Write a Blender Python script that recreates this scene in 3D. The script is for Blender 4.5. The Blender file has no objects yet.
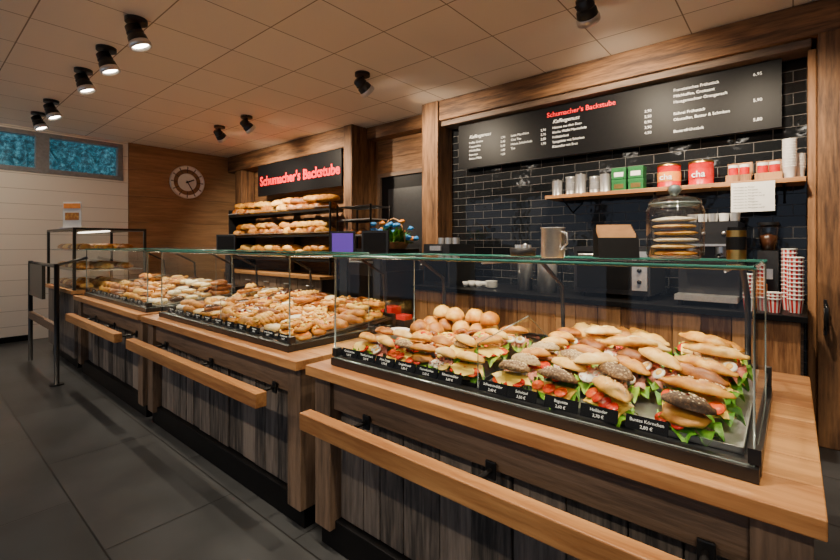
import bpy, math, random
from mathutils import Matrix, Vector, noise
R = random.Random(7)
T = Matrix.Translation
def RX(a): return Matrix.Rotation(math.radians(a), 4, 'X')
def RY(a): return Matrix.Rotation(math.radians(a), 4, 'Y')
def RZ(a): return Matrix.Rotation(math.radians(a), 4, 'Z')
def SC(a): return Matrix.Scale(a, 4)
def U(a, b): return R.uniform(a, b)

# ------------------------------------------------------------ materials
def base(name):
    m = bpy.data.materials.new(name); m.use_nodes = True
    nt = m.node_tree
    return m, nt, nt.nodes['Principled BSDF']
def ramp(nt, fac, stops):
    r = nt.nodes.new('ShaderNodeValToRGB')
    e = r.color_ramp.elements
    while len(e) < len(stops): e.new(0.5)
    for el, (p, c) in zip(e, stops):
        el.position = p; el.color = (*c, 1)
    nt.links.new(fac, r.inputs[0]); return r.outputs[0]
def mathn(nt, op, a, b):
    n = nt.nodes.new('ShaderNodeMath'); n.operation = op
    for i, s in enumerate((a, b)):
        if isinstance(s, (int, float)): n.inputs[i].default_value = s
        else: nt.links.new(s, n.inputs[i])
    return n.outputs[0]
def bump(nt, b, h, strength, dist=0.01):
    n = nt.nodes.new('ShaderNodeBump'); n.inputs['Strength'].default_value = strength
    n.inputs['Distance'].default_value = dist
    nt.links.new(h, n.inputs['Height']); nt.links.new(n.outputs[0], b.inputs['Normal'])
def noisen(nt, scale, detail=3, vec=None, rough=0.5):
    n = nt.nodes.new('ShaderNodeTexNoise'); n.inputs['Scale'].default_value = scale
    n.inputs['Detail'].default_value = detail; n.inputs['Roughness'].default_value = rough
    if vec is None:
        tc = nt.nodes.new('ShaderNodeTexCoord'); vec = tc.outputs['Object']
    nt.links.new(vec, n.inputs['Vector']); return n.outputs[0]
def plain(name, c, rough=0.5, metal=0.0, var=0.12, sc=30, emis=0, bmp=0.0, spec=None):
    m, nt, b = base(name)
    n = noisen(nt, sc)
    lo = tuple(x * (1 - var) for x in c); hi = tuple(min(1, x * (1 + var)) for x in c)
    nt.links.new(ramp(nt, n, [(0.3, lo), (0.7, hi)]), b.inputs['Base Color'])
    b.inputs['Roughness'].default_value = rough; b.inputs['Metallic'].default_value = metal
    if spec is not None: b.inputs['Specular IOR Level'].default_value = spec
    if bmp: bump(nt, b, n, bmp, 0.003)
    if emis:
        b.inputs['Emission Color'].default_value = (*c, 1); b.inputs['Emission Strength'].default_value = emis
    return m
def wood(name, dark, light, axis='X', rough=0.5, sc=1.0, isl=0.35, bm=0.3, fine=0.25):
    m, nt, b = base(name)
    tc = nt.nodes.new('ShaderNodeTexCoord'); geo = nt.nodes.new('ShaderNodeNewGeometry')
    mp = nt.nodes.new('ShaderNodeMapping')
    s = {'X': (1.2, 14, 14), 'Y': (14, 1.2, 14), 'Z': (14, 14, 1.2)}[axis]
    mp.inputs['Scale'].default_value = tuple(q * sc for q in s)
    nt.links.new(tc.outputs['Object'], mp.inputs['Vector'])
    cx = nt.nodes.new('ShaderNodeCombineXYZ')
    off = mathn(nt, 'MULTIPLY', geo.outputs['Random Per Island'], 40.0)
    for i in range(3): nt.links.new(off, cx.inputs[i])
    va = nt.nodes.new('ShaderNodeVectorMath'); va.operation = 'ADD'
    nt.links.new(mp.outputs[0], va.inputs[0]); nt.links.new(cx.outputs[0], va.inputs[1])
    n1 = noisen(nt, 1.0, 6, va.outputs[0], 0.65)
    n2 = noisen(nt, 4.0, 4, va.outputs[0], 0.6)
    f = mathn(nt, 'ADD', mathn(nt, 'MULTIPLY', n1, 1 - fine), mathn(nt, 'MULTIPLY', n2, fine))
    f = mathn(nt, 'ADD', f, mathn(nt, 'MULTIPLY', mathn(nt, 'SUBTRACT', geo.outputs['Random Per Island'], 0.5), isl))
    col = ramp(nt, f, [(0.32, dark), (0.5, tuple((a + c) / 2 for a, c in zip(dark, light))), (0.68, light)])
    nt.links.new(col, b.inputs['Base Color']); b.inputs['Roughness'].default_value = rough
    bump(nt, b, f, bm, 0.01)
    return m
def crust(name, a, b_, c_, rough=0.42, sc=28):
    m, nt, b = base(name)
    geo = nt.nodes.new('ShaderNodeNewGeometry')
    n = noisen(nt, sc, 4); n2 = noisen(nt, sc * 5, 3)
    f = mathn(nt, 'ADD', n, mathn(nt, 'MULTIPLY', mathn(nt, 'SUBTRACT', geo.outputs['Random Per Island'], 0.5), 0.40))
    nt.links.new(ramp(nt, f, [(0.3, a), (0.5, b_), (0.72, c_)]), b.inputs['Base Color'])
    b.inputs['Roughness'].default_value = rough
    bump(nt, b, n2, 0.35, 0.003)
    return m
def brickmat(name, c1, c2, mortar, bw, rh, axes, rough, ms=0.004, off=0.5, bm=0.4, nvar=0):
    m, nt, b = base(name)
    tc = nt.nodes.new('ShaderNodeTexCoord'); sp = nt.nodes.new('ShaderNodeSeparateXYZ'); cb = nt.nodes.new('ShaderNodeCombineXYZ')
    nt.links.new(tc.outputs['Object'], sp.inputs[0])
    nt.links.new(sp.outputs['XYZ'.index(axes[0])], cb.inputs[0]); nt.links.new(sp.outputs['XYZ'.index(axes[1])], cb.inputs[1])
    br = nt.nodes.new('ShaderNodeTexBrick'); nt.links.new(cb.outputs[0], br.inputs['Vector'])
    br.offset = off; br.inputs['Scale'].default_value = 1
    br.inputs['Brick Width'].default_value = bw; br.inputs['Row Height'].default_value = rh
    br.inputs['Mortar Size'].default_value = ms; br.inputs['Mortar Smooth'].default_value = 0.5
    br.inputs['Color1'].default_value = (*c1, 1); br.inputs['Color2'].default_value = (*c2, 1); br.inputs['Mortar'].default_value = (*mortar, 1)
    col = br.outputs['Color']
    if nvar:
        n = noisen(nt, 2.2, 6)
        mx = nt.nodes.new('ShaderNodeMixRGB'); mx.blend_type = 'MULTIPLY'; mx.inputs[0].default_value = nvar
        nt.links.new(col, mx.inputs[1]); nt.links.new(ramp(nt, n, [(0.3, (0.5, 0.5, 0.5)), (0.7, (1.0, 1.0, 1.0))]), mx.inputs[2]); col = mx.outputs[0]
    nt.links.new(col, b.inputs['Base Color']); b.inputs['Roughness'].default_value = rough
    inv = mathn(nt, 'SUBTRACT', 1.0, br.outputs['Fac'])
    if name.startswith('black'):
        inv = mathn(nt, 'ADD', inv, mathn(nt, 'MULTIPLY', noisen(nt, 14, 1), 0.5))
    bump(nt, b, inv, bm, 0.004)
    return m
def glassmat(name, tint=(0.96, 0.985, 0.975), base_r=0.04, pw=5.0):
    m = bpy.data.materials.new(name); m.use_nodes = True; nt = m.node_tree; nt.nodes.clear()
    o = nt.nodes.new('ShaderNodeOutputMaterial'); mix = nt.nodes.new('ShaderNodeMixShader')
    t = nt.nodes.new('ShaderNodeBsdfTransparent'); g = nt.nodes.new('ShaderNodeBsdfGlossy')
    t.inputs[0].default_value = (*tint, 1); g.inputs['Roughness'].default_value = 0.0
    lw = nt.nodes.new('ShaderNodeLayerWeight'); lw.inputs['Blend'].default_value = 0.5
    p = mathn(nt, 'POWER', lw.outputs['Facing'], pw)
    f = mathn(nt, 'ADD', mathn(nt, 'MULTIPLY', p, 0.85), base_r)
    nt.links.new(f, mix.inputs[0]); nt.links.new(t.outputs[0], mix.inputs[1]); nt.links.new(g.outputs[0], mix.inputs[2])
    nt.links.new(mix.outputs[0], o.inputs[0]); return m
def emit(name, c, s):
    m, nt, b = base(name); b.inputs['Base Color'].default_value = (*c, 1)
    b.inputs['Emission Color'].default_value = (*c, 1); b.inputs['Emission Strength'].default_value = s; return m

M_top = wood('worktop_wood', (0.26, 0.105, 0.035), (0.58, 0.30, 0.11), 'X', 0.45, 0.8, 0.3, 0.15)
M_beamX = wood('beam_wood_x', (0.06, 0.026, 0.011), (0.36, 0.175, 0.072), 'X', 0.65, 1.0, 0.25, 0.6)
M_beamZ = wood('beam_wood_z', (0.06, 0.026, 0.011), (0.36, 0.175, 0.072), 'Z', 0.65, 1.0, 0.25, 0.6)
M_plank = wood('weathered_plank', (0.040, 0.035, 0.032), (0.25, 0.205, 0.175), 'Z', 0.75, 0.9, 0.30, 0.9, 0.55)
M_frame = wood('counter_frame_wood', (0.03, 0.019, 0.013), (0.19, 0.12, 0.08), 'X', 0.6, 1.0, 0.3, 0.6, 0.4)
M_frameZ = wood('counter_frame_wood_z', (0.04, 0.026, 0.018), (0.23, 0.15, 0.10), 'Z', 0.6, 1.0, 0.3, 0.6, 0.4)
M_oldwood = wood('back_panel_wood', (0.12, 0.045, 0.016), (0.54, 0.27, 0.11), 'Z', 0.5, 1.0, 0.4, 0.4)
M_veneer = wood('veneer_wall_wood', (0.16, 0.08, 0.035), (0.35, 0.19, 0.09), 'Y', 0.55, 0.6, 0.15, 0.1)
M_black = plain('black_metal', (0.010, 0.010, 0.011), 0.35)
M_blackm = plain('black_board', (0.006, 0.006, 0.007), 0.42, spec=0.12)
M_plastic = plain('dark_plastic', (0.020, 0.020, 0.022), 0.3)
M_steel = plain('brushed_steel', (0.70, 0.69, 0.68), 0.28, 0.8, 0.08, 60)
M_alu = plain('aluminium', (0.6, 0.6, 0.6), 0.35, 0.85)
M_white = plain('white_paper', (0.82, 0.81, 0.78), 0.5, 0, 0.03)
M_red = plain('red_paint', (0.62, 0.010, 0.012), 0.35)
M_redtxt = plain('red_lettering', (0.85, 0.010, 0.018), 0.4, emis=0.35)
M_whitetxt = plain('white_lettering', (0.85, 0.85, 0.83), 0.5, 0, 0.02, emis=0.15)
M_green = plain('green_tin', (0.02, 0.14, 0.04), 0.3)
M_gold = plain('brass', (0.6, 0.38, 0.12), 0.3, 1.0)
M_orange = plain('orange_print', (0.85, 0.28, 0.03), 0.4)
M_grey = plain('grey_paint', (0.22, 0.22, 0.23), 0.4)
M_glass = glassmat('clear_glass')
M_jar = glassmat('jar_glass', (0.97, 0.98, 0.98), 0.06, 2.6)
M_gedge = plain('green_glass_edge', (0.03, 0.13, 0.11), 0.12)
M_gthin = plain('polished_glass_edge', (0.30, 0.36, 0.35), 0.15, 0.5)
M_lens = emit('lamp_lens', (1.0, 0.88, 0.72), 30)
M_added_led = emit('added_led_strip', (1.0, 0.85, 0.66), 6)  # glow for the light strips added inside the cases
M_screen = emit('screen_violet', (0.10, 0.04, 0.42), 0.5)
M_kraft = plain('kraft_paper', (0.50, 0.27, 0.12), 0.7)

C_gold = crust('golden_crust', (0.84, 0.52, 0.13), (0.70, 0.335, 0.040), (0.42, 0.145, 0.012))
C_brown = crust('brown_crust', (0.62, 0.28, 0.045), (0.42, 0.15, 0.018), (0.22, 0.062, 0.008))
C_dark = crust('seeded_dark_crust', (0.50, 0.36, 0.18), (0.17, 0.085, 0.035), (0.055, 0.026, 0.013), 0.6, 120)
C_pale = crust('pale_dough', (0.88, 0.68, 0.32), (0.80, 0.50, 0.15), (0.58, 0.28, 0.05), 0.5, 22)
C_pretz = crust('pretzel_brown', (0.40, 0.13, 0.015), (0.27, 0.07, 0.008), (0.14, 0.032, 0.005), 0.22)
C_ice = crust('sugar_icing', (0.88, 0.84, 0.72), (0.86, 0.75, 0.52), (0.76, 0.52, 0.22), 0.4, 45)
C_lett = crust('lettuce', (0.40, 0.62, 0.05), (0.17, 0.42, 0.018), (0.05, 0.20, 0.008), 0.4, 40)
C_tom = crust('tomato', (0.82, 0.12, 0.012), (0.70, 0.032, 0.006), (0.50, 0.014, 0.005), 0.2, 60)
C_cheese = crust('cheese', (0.94, 0.72, 0.18), (0.90, 0.64, 0.11), (0.84, 0.54, 0.06), 0.4, 20)
C_ham = crust('ham', (0.82, 0.42, 0.30), (0.70, 0.26, 0.18), (0.52, 0.14, 0.09), 0.35, 40)
C_pizza = crust('pizza_topping', (0.92, 0.62, 0.10), (0.82, 0.33, 0.02), (0.50, 0.09, 0.006), 0.35, 55)
C_egg = crust('egg_white', (0.9, 0.88, 0.8), (0.9, 0.86, 0.75), (0.88, 0.8, 0.6), 0.35, 20)
C_yolk = plain('egg_yolk', (0.9, 0.5, 0.04), 0.4)
C_jam = plain('dark_jam', (0.20, 0.01, 0.015), 0.15)
C_apri = plain('apricot_glaze', (0.85, 0.35, 0.02), 0.12)
C_choc = plain('chocolate_glaze', (0.06, 0.022, 0.010), 0.2)
C_seed = plain('sesame_seed', (0.85, 0.68, 0.38), 0.5)

# ------------------------------------------------------------ mesh builder
class MB:
    def __init__(s): s.v = []; s.f = []; s.m = []; s.s = []; s.mats = []
    def add(s, vs, fs, mat, smooth=False, M=None):
        if mat not in s.mats: s.mats.append(mat)
        k = s.mats.index(mat); o = len(s.v)
        s.v.extend([tuple(M @ Vector(v)) for v in vs] if M else [tuple(v) for v in vs])
        for f in fs:
            s.f.append(tuple(i + o for i in f)); s.m.append(k); s.s.append(smooth)
    def box(s, x0, x1, y0, y1, z0, z1, mat, M=None):
        vs = [(x, y, z) for z in (z0, z1) for y in (y0, y1) for x in (x0, x1)]
        fs = [(0, 2, 3, 1), (4, 5, 7, 6), (0, 1, 5, 4), (2, 6, 7, 3), (0, 4, 6, 2), (1, 3, 7, 5)]
        s.add(vs, fs, mat, False, M)
    def lathe(s, prof, mat, M=None, n=24, smooth=True):
        vs = []; fs = []
        for r, z in prof:
            for i in range(n):
                a = 2 * math.pi * i / n; vs.append((r * math.cos(a), r * math.sin(a), z))
        for j in range(len(prof) - 1):
            for i in range(n):
                fs.append((j * n + i, j * n + (i + 1) % n, (j + 1) * n + (i + 1) % n, (j + 1) * n + i))
        s.add(vs, fs, mat, smooth, M)
    def cyl(s, x, y, z0, z1, r, mat, n=24, r2=None):
        r2 = r if r2 is None else r2
        s.lathe([(r, z0), (r2, z1)], mat, T((x, y, 0)), n, True)
        s.lathe([(0, z0), (r, z0)], mat, T((x, y, 0)), n, False); s.lathe([(r2, z1), (0, z1)], mat, T((x, y, 0)), n, False)
    def sweep(s, pts, rad, mat, n=10, M=None, closed=False, flat=1.0):
        pts = [Vector(p) for p in pts]; N = len(pts); vs = []; fs = []
        for i, p in enumerate(pts):
            a = pts[(i - 1) % N] if (closed or i > 0) else p
            b = pts[(i + 1) % N] if (closed or i < N - 1) else p
            t = (b - a).normalized(); up = Vector((0, 0, 1)) if abs(t.z) < 0.9 else Vector((0, 1, 0))
            u = t.cross(up).normalized(); w = u.cross(t)
            r = rad[i] if isinstance(rad, (list, tuple)) else rad
            for k in range(n):
                an = 2 * math.pi * k / n; vs.append(p + u * (r * math.cos(an)) + w * (r * flat * math.sin(an)))
        for i in range(N if closed else N - 1):
            for k in range(n):
                j = (i + 1) % N; fs.append((i * n + k, i * n + (k + 1) % n, j * n + (k + 1) % n, j * n + k))
        if not closed:
            fs.append(tuple(range(n))); fs.append(tuple((N - 1) * n + k for k in reversed(range(n))))
        s.add(vs, fs, mat, True, M)
    def quad(s, a, b, c, d, mat): s.add([a, b, c, d], [(0, 1, 2, 3)], mat)
    def fin(s, name, parent=None, bevel=0.0):
        me = bpy.data.meshes.new(name); me.from_pydata(s.v, [], s.f)
        for m in s.mats: me.materials.append(m)
        me.polygons.foreach_set('material_index', s.m); me.polygons.foreach_set('use_smooth', s.s); me.update()
        o = bpy.data.objects.new(name, me); bpy.context.scene.collection.objects.link(o)
        if parent: o.parent = parent
        if bevel:
            b = o.modifiers.new('bevel', 'BEVEL'); b.width = bevel; b.segments = 2; b.limit_method = 'ANGLE'
        return o
def empty(name):
    e = bpy.data.objects.new(name, None); bpy.context.scene.collection.objects.link(e); return e
def text(body, loc, size, mat, parent, rot=(90, 0, 0), align='LEFT', ext=0.0008, bold=0.0, shear=0.0):
    c = bpy.data.curves.new('lettering', 'FONT'); c.body = body; c.size = size; c.align_x = align
    c.extrude = ext; c.offset = bold; c.shear = shear; c.resolution_u = 3
    c.materials.append(mat)
    o = bpy.data.objects.new('lettering', c); bpy.context.scene.collection.objects.link(o)
    o.location = loc; o.rotation_euler = tuple(math.radians(a) for a in rot)
    if parent: o.parent = parent
    return o
def pane(mb, a, b, c, d, r=0.0025, mat=None, em=None):
    mb.quad(a, b, c, d, mat or M_glass)
    L = [Vector(q) for q in (a, b, c, d)]
    for i in range(4): mb.sweep([L[i], L[(i + 1) % 4]], r, em or M_gthin, 4)

# ------------------------------------------------------------ food
def blob(mb, M, rx, ry, rz, mat, flat=0.35, n=16, m=9, nz=0.07, e=1.0, score=0, smooth=True):
    sd = U(0, 100); vs = []; fs = []
    def pw(c): return math.copysign(abs(c) ** e, c)
    for j in range(m + 1):
        th = math.pi * j / m
        for i in range(n):
            ph = 2 * math.pi * i / n
            p = Vector((pw(math.sin(th)) * pw(math.cos(ph)), pw(math.sin(th)) * pw(math.sin(ph)), pw(math.cos(th))))
            k = 1 + nz * noise.noise(p * 1.6 + Vector((sd, 0, 0))) * 2
            z = p.z if p.z > 0 else p.z * flat
            if score and p.z > 0.3:
                z -= 0.24 * max(0, math.cos(p.x * score * math.pi + p.y * 1.5)) ** 4
            vs.append((p.x * rx * k, p.y * ry * k, (z * rz) * k + rz * flat))
    for j in range(m):
        for i in range(n):
            fs.append((j * n + i, (j + 1) * n + i, (j + 1) * n + (i + 1) % n, j * n + (i + 1) % n))
    mb.add(vs, fs, mat, smooth, M)
def seeds(mb, M, rx, ry, rz, cnt, mat=None):
    for _ in range(cnt):
        a = U(0, 6.28); q = math.sqrt(U(0, 0.6)); x = q * math.cos(a); y = q * math.sin(a); z = math.sqrt(max(0, 1 - q * q))
        c = Vector((x * rx, y * ry, z * rz * 1.0 + rz * 0.27)); d = 0.0022
        mb.add([c + Vector(v) * d for v in ((1.6, 0, 0), (-1.6, 0, 0), (0, 1, 0), (0, -1, 0), (0, 0, 1.2))],
               [(0, 2, 4), (2, 1, 4), (1, 3, 4), (3, 0, 4)], mat or C_seed, False, M)
def leaf(mb, M, rx, ry, amp=0.014, mat=None):
    n = 30; rings = (0, 0.5, 0.8, 1.0, 1.12); vs = []; fs = []; k = R.randint(6, 9); sd = U(0, 50)
    for r in rings:
        for i in range(n):
            a = 2 * math.pi * i / n
            w = 1 + 0.16 * noise.noise(Vector((math.cos(a) * 2 + sd, math.sin(a) * 2, 0)))
            z = amp * r ** 4 * math.sin(k * a + sd) + amp * 0.5 * r ** 4 * math.sin(2.3 * k * a)
            vs.append((rx * r * math.cos(a) * w, ry * r * math.sin(a) * w, z - 0.008 * r * r))
    for j in range(len(rings) - 1):
        for i in range(n): fs.append((j * n + i, j * n + (i + 1) % n, (j + 1) * n + (i + 1) % n, (j + 1) * n + i))
    mb.add(vs, fs, mat or C_lett, True, M)
def disc(mb, M, r, h, mat, n=16):
    mb.lathe([(0, 0), (r, 0), (r * 1.03, h / 2), (r, h), (0, h)], mat, M, n)
def slice_sq(mb, M, a, mat):
    k = 5; vs = []; fs = []
    for j in range(k):
        for i in range(k):
            x = (i / (k - 1) - 0.5) * a; y = (j / (k - 1) - 0.5) * a
            vs.append((x, y, -3.6 * (x * x + y * y)))
    for j in range(k - 1):
        for i in range(k - 1): fs.append((j * k + i, j * k + i + 1, (j + 1) * k + i + 1, (j + 1) * k + i))
    mb.add(vs, fs, mat, True, M); mb.add([(v[0], v[1], v[2] - 0.003) for v in vs], fs, mat, True, M)
def sandwich(mb, M, L=0.085, W=0.052, kind=0, top=None, open_=-18, sc=None):
    top = top or C_gold
    blob(mb, M, L, W, 0.017, C_pale if top is C_gold else top, 0.6, 16, 8, 0.05)
    z = 0.020
    leaf(mb, M @ T((0, -0.008, z + 0.006)), L * 1.0, W * 1.25, .014)
    z += 0.011; nn = 3 if L < .09 else 4; F = -W
    xs = [(-.62 + 1.24 * i / (nn - 1)) for i in range(nn)]
    if kind % 5 == 0:
        for dx in xs: disc(mb, M @ T((dx * L, F * 0.75, z + .004)) @ RX(16 + U(-6, 6)), 0.024, 0.005, C_tom)
        for dx in (-0.35, 0.35): slice_sq(mb, M @ T((dx * L, F * 0.3, z + 0.017)) @ RZ(45 + U(-15, 15)) @ RX(8), 0.082, C_cheese)
    elif kind % 5 == 1:
        for dx in xs: leaf(mb, M @ T((dx * L, F * 0.62, z + 0.008)) @ RX(18), 0.026, 0.032, 0.010, C_ham)
        for dx in (-0.15, 0.5): disc(mb, M @ T((dx * L, F * 0.9, z + 0.014)) @ RX(25), 0.020, 0.006, C_egg); disc(mb, M @ T((dx * L, F * 0.9, z + 0.0175)) @ RX(25), 0.010, 0.005, C_yolk, 10)
    elif kind % 5 == 2:
        for dx in (-0.45, 0.40): slice_sq(mb, M @ T((dx * L, F * 0.45, z + 0.008)) @ RZ(30 + U(-20, 20)) @ RX(10), 0.080, C_cheese)
        for dx in xs: disc(mb, M @ T((dx * L, F * 0.85, z + 0.011)) @ RX(22), 0.021, 0.005, C_tom)
    elif kind % 5 == 3:
        blob(mb, M @ T((0, -W * .3, z)), L * .85, W * .95, .015, C_brown, .8, 18, 7, .18)
        for dx in xs[:2]: disc(mb, M @ T((dx * L, F * 1.0, z + 0.004)) @ RX(20), 0.018, 0.005, C_tom)
    else:
        for dx in xs: disc(mb, M @ T((dx * L, F * .72, z + .004)) @ RX(18), .023, .005, C_cheese if dx > 0 else C_egg)
        for dx in (-.5, 0, .5): leaf(mb, M @ T((dx * L, F * 0.5, z + 0.013)) @ RX(15), 0.028, 0.030, 0.010, C_ham)
    tb = M @ T((0, W, z + 0.014)) @ RX(open_) @ T((0, -W, 0))
    blob(mb, tb, L, W, 0.030, top, 0.25, 20, 10, 0.05, score=(sc if sc is not None else (1.5 if kind % 2 else 0)))
    if top is C_dark or kind % 5 == 2: seeds(mb, tb, L, W, 0.030, 30)
PRETZ = [(-.03,-.05),(-.005,-.01),(.02,.03),(.05,.05),(.08,.02),(.07,-.035),(.03,-.065),(0,-.07),(-.03,-.065),(-.07,-.035),(-.08,.02),(-.05,.05),(-.02,.03),(.005,-.01),(.03,-.05)]
def smoothpts(P, k=4):
    out = []
    for i in range(len(P) - 1):
        p0 = P[max(i - 1, 0)]; p1 = P[i]; p2 = P[i + 1]; p3 = P[min(i + 2, len(P) - 1)]
        for s in range(k):
            t = s / k
            out.append(tuple(0.5 * ((2 * b) + (-a + c) * t + (2 * a - 5 * b + 4 * c - d) * t * t + (-a + 3 * b - 3 * c + d) * t ** 3) for a, b, c, d in zip(p0, p1, p2, p3)))
    out.append(P[-1]); return out
def pretzel(mb, M, s=1.0):
    P = smoothpts([(x * s, y * s, 0.014 + (0.012 if i in (1, 2, 13) else 0)) for i, (x, y) in enumerate(PRETZ)])
    N = len(P); mb.sweep(P, [0.008 + 0.010 * math.sin(math.pi * i / (N - 1)) for i in range(N)], C_pretz, 8, M)
def croissant(mb, M, s=1.0, mat=None):
    P = []; Q = []
    for i in range(25):
        t = i / 24; a = math.radians(-75 + 150 * t)
        P.append((0.07 * s * math.sin(a), -0.06 * s * math.cos(a) + 0.03, 0.022 * s)); Q.append(s * (0.006 + 0.026 * math.sin(math.pi * t) ** 0.9 * (0.80 + 0.28 * abs(math.sin(3.5 * math.pi * t)))))
    mb.sweep(P, Q, mat or C_gold, 10, M)
def danish(mb, M, r=0.05, mid=None):
    blob(mb, M, r, r, 0.018, C_brown, 0.5, 16, 8, 0.1)
    P = [(r * (0.85 - 0.6 * t / 40) * math.cos(t * 0.42), r * (0.85 - 0.6 * t / 40) * math.sin(t * 0.42), 0.024) for t in range(41)]
    mb.sweep(P, 0.0085, C_gold, 6, M)
    disc(mb, M @ T((0, 0, 0.026)), r * 0.42, 0.008, mid or C_ice, 12)
def pizza(mb, M, r=0.06):
    blob(mb, M, r, r, 0.018, C_gold, 0.5, 18, 7, 0.06)
    disc(mb, M @ T((0, 0, 0.02)), r * 0.82, 0.008, C_pizza, 18)
    for _ in range(6):
        a = U(0, 6.28); q = U(0.2, 0.6) * r; disc(mb, M @ T((q * math.cos(a), q * math.sin(a), 0.028)), 0.011, 0.004, R.choice([C_tom, C_cheese, C_lett]), 8)
def slab(mb, M, a, b, h, mat, top=None, bits=None):
    blob(mb, M, a, b, h, mat, 0.9, 20, 8, 0.03, 0.45)
    if top: blob(mb, M @ T((0, 0, h * 1.1)), a * 0.9, b * 0.86, h * 0.75, top, 0.3, 20, 6, 0.12, 0.5)
    if bits:
        for _ in range(9): blob(mb, M @ T((U(-.75, .75) * a, U(-.65, .65) * b, h * 1.95)), .010, .008, .006, R.choice(bits), .8, 7, 4, .2)
def twist(mb, M, L=0.09, mat=None):
    for ph in (0, math.pi):
        P = [((t / 24 - 0.5) * 2 * L, 0.014 * math.cos(t * 0.7 + ph), 0.022 + 0.011 * math.sin(t * 0.7 + ph)) for t in range(25)]
        mb.sweep(P, [0.006 + 0.010 * math.sin(math.pi * min(max(t / 24, 0.05), 0.95)) ** 0.5 for t in range(25)], mat or C_pale, 8, M)
def loaf(mb, M, L, W, H, mat, score=3): blob(mb, M, L, W, H, mat, 0.45, 26, 12, 0.04, 0.85, score)
def tray(mb, x0, x1, y0, y1, z, M=None, mat=None, h=0.02):
    mat = mat or M_alu
    mb.box(x0, x1, y0, y1, z, z + 0.004, mat, M)
    for q in ((x0, x0 + .004, y0, y1), (x1 - .004, x1, y0, y1), (x0, x1, y0, y0 + .004), (x0, x1, y1 - .004, y1)):
        mb.box(q[0], q[1], q[2], q[3], z, z + h, mat, M)

CEIL = 3.1; FX = -8.5; RX1 = 3.0; FY = -3.0
# ------------------------------------------------------------ room shell
M_floor = brickmat('floor_tile', (0.050, 0.054, 0.060), (0.072, 0.076, 0.082), (0.016, 0.016, 0.017), 1.2, 0.6, 'XY', 0.30, 0.005, 0.5, 0.2, nvar=0.9)
M_ceil = brickmat('ceiling_tile', (0.86, 0.78, 0.68), (0.90, 0.82, 0.72), (0.30, 0.24, 0.18), 0.625, 0.625, 'XY', 0.85, 0.006, 0.0, 0.3)
M_tile = brickmat('black_glazed_tile', (0.005, 0.006, 0.007), (0.011, 0.012, 0.014), (0.12, 0.115, 0.11), 0.24, 0.085, 'XZ', 0.07, 0.0032, 0.5, 0.6)
M_sid = brickmat('white_siding', (0.74, 0.69, 0.62), (0.77, 0.72, 0.65), (0.35, 0.32, 0.29), 6.0, 0.22, 'YZ', 0.6, 0.004, 0.3, 0.3)
M_plaster = plain('warm_plaster', (0.60, 0.56, 0.50), 0.8, 0, 0.05, 8)
b = MB(); b.box(FX - .2, RX1, FY, 5.6, -0.1, 0, M_floor); b.fin('floor')
b = MB(); b.box(FX - .2, RX1, FY, 5.6, CEIL, CEIL + .1, M_ceil); b.fin('ceiling')
b = MB()
b.box(FX - .2, FX, FY, 2.46, 0, 2.45, M_sid)
b.box(FX - .2, FX, FY, 2.46, 3.05, CEIL, M_sid)
b.box(FX - .2, FX, 2.385, 2.46, 2.45, 3.05, M_sid)
b.fin('wall_left')
b = MB()
for i in range(7): b.box(FX - .2, FX + 0.02, 2.465, 4.43, i * CEIL / 7 + 0.002, (i + 1) * CEIL / 7 - 0.002, M_veneer)
b.fin('wall_left_panelling')
for k in range(3):
    y1 = 2.38 - k * 1.03; y0 = y1 - 1.0; b = MB(); x0, x1 = FX - .09, FX + .015
    for q in ((y0 - .03, y1, 2.45, 2.52), (y0 - .03, y1, 2.99, 3.05), (y0 - .03, y0 + .055, 2.52, 2.99), (y1 - .07, y1, 2.52, 2.99)):
        b.box(x0, x1, q[0], q[1], q[2], q[3], M_grey)
    b.quad((FX - .05, y0, 2.5), (FX - .05, y1, 2.5), (FX - .05, y1, 3.02), (FX - .05, y0, 3.02), M_glass)
    b.fin('window_%d' % (k + 1))
m, nt, bs = base('glowing_dusk_foliage'); n = noisen(nt, 14, 8, None, 0.75)
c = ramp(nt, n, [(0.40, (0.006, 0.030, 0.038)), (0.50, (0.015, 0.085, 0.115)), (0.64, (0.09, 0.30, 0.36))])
nt.links.new(c, bs.inputs['Base Color']); nt.links.new(c, bs.inputs['Emission Color']); bs.inputs['Emission Strength'].default_value = 0.7  # outdoor light put into the foliage as glow, to brighten the windows
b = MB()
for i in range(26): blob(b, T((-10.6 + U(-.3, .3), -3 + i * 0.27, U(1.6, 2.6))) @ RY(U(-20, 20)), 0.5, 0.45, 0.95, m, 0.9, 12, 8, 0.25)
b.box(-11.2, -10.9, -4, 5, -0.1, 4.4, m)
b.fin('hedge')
b = MB(); b.box(-3.3, 0.2, 4.40, 4.6, 0, CEIL, M_tile); b.fin('wall_back')
b = MB()
for i in range(12): b.box(0.32 + i * .225, 0.54 + i * .225, 4.38, 4.6, 0, CEIL, M_beamZ)
b.fin('wall_back_panelling')
b = MB(); b.box(-8.5, -4.96, 4.44, 4.6, 0, CEIL, M_beamX); b.fin('wall_back_niche')
b = MB(); b.box(-4.95, -4.72, 4.6, 4.75, 0, CEIL, M_beamZ); b.fin('wall_recess_left')
b = MB(); b.box(-3.62, -3.3, 4.61, 4.75, 0, CEIL, M_beamZ); b.fin('wall_recess_right')
b = MB()
for i in range(3): b.box(-4.72, -3.62, 4.6, 4.75, 2.44 + i * .22, 2.655 + i * .22, M_beamX)
b.fin('wall_recess_header')
b = MB(); b.box(-4.66, -3.68, 4.62, 4.66, 0.005, 2.38, M_blackm)
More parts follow.
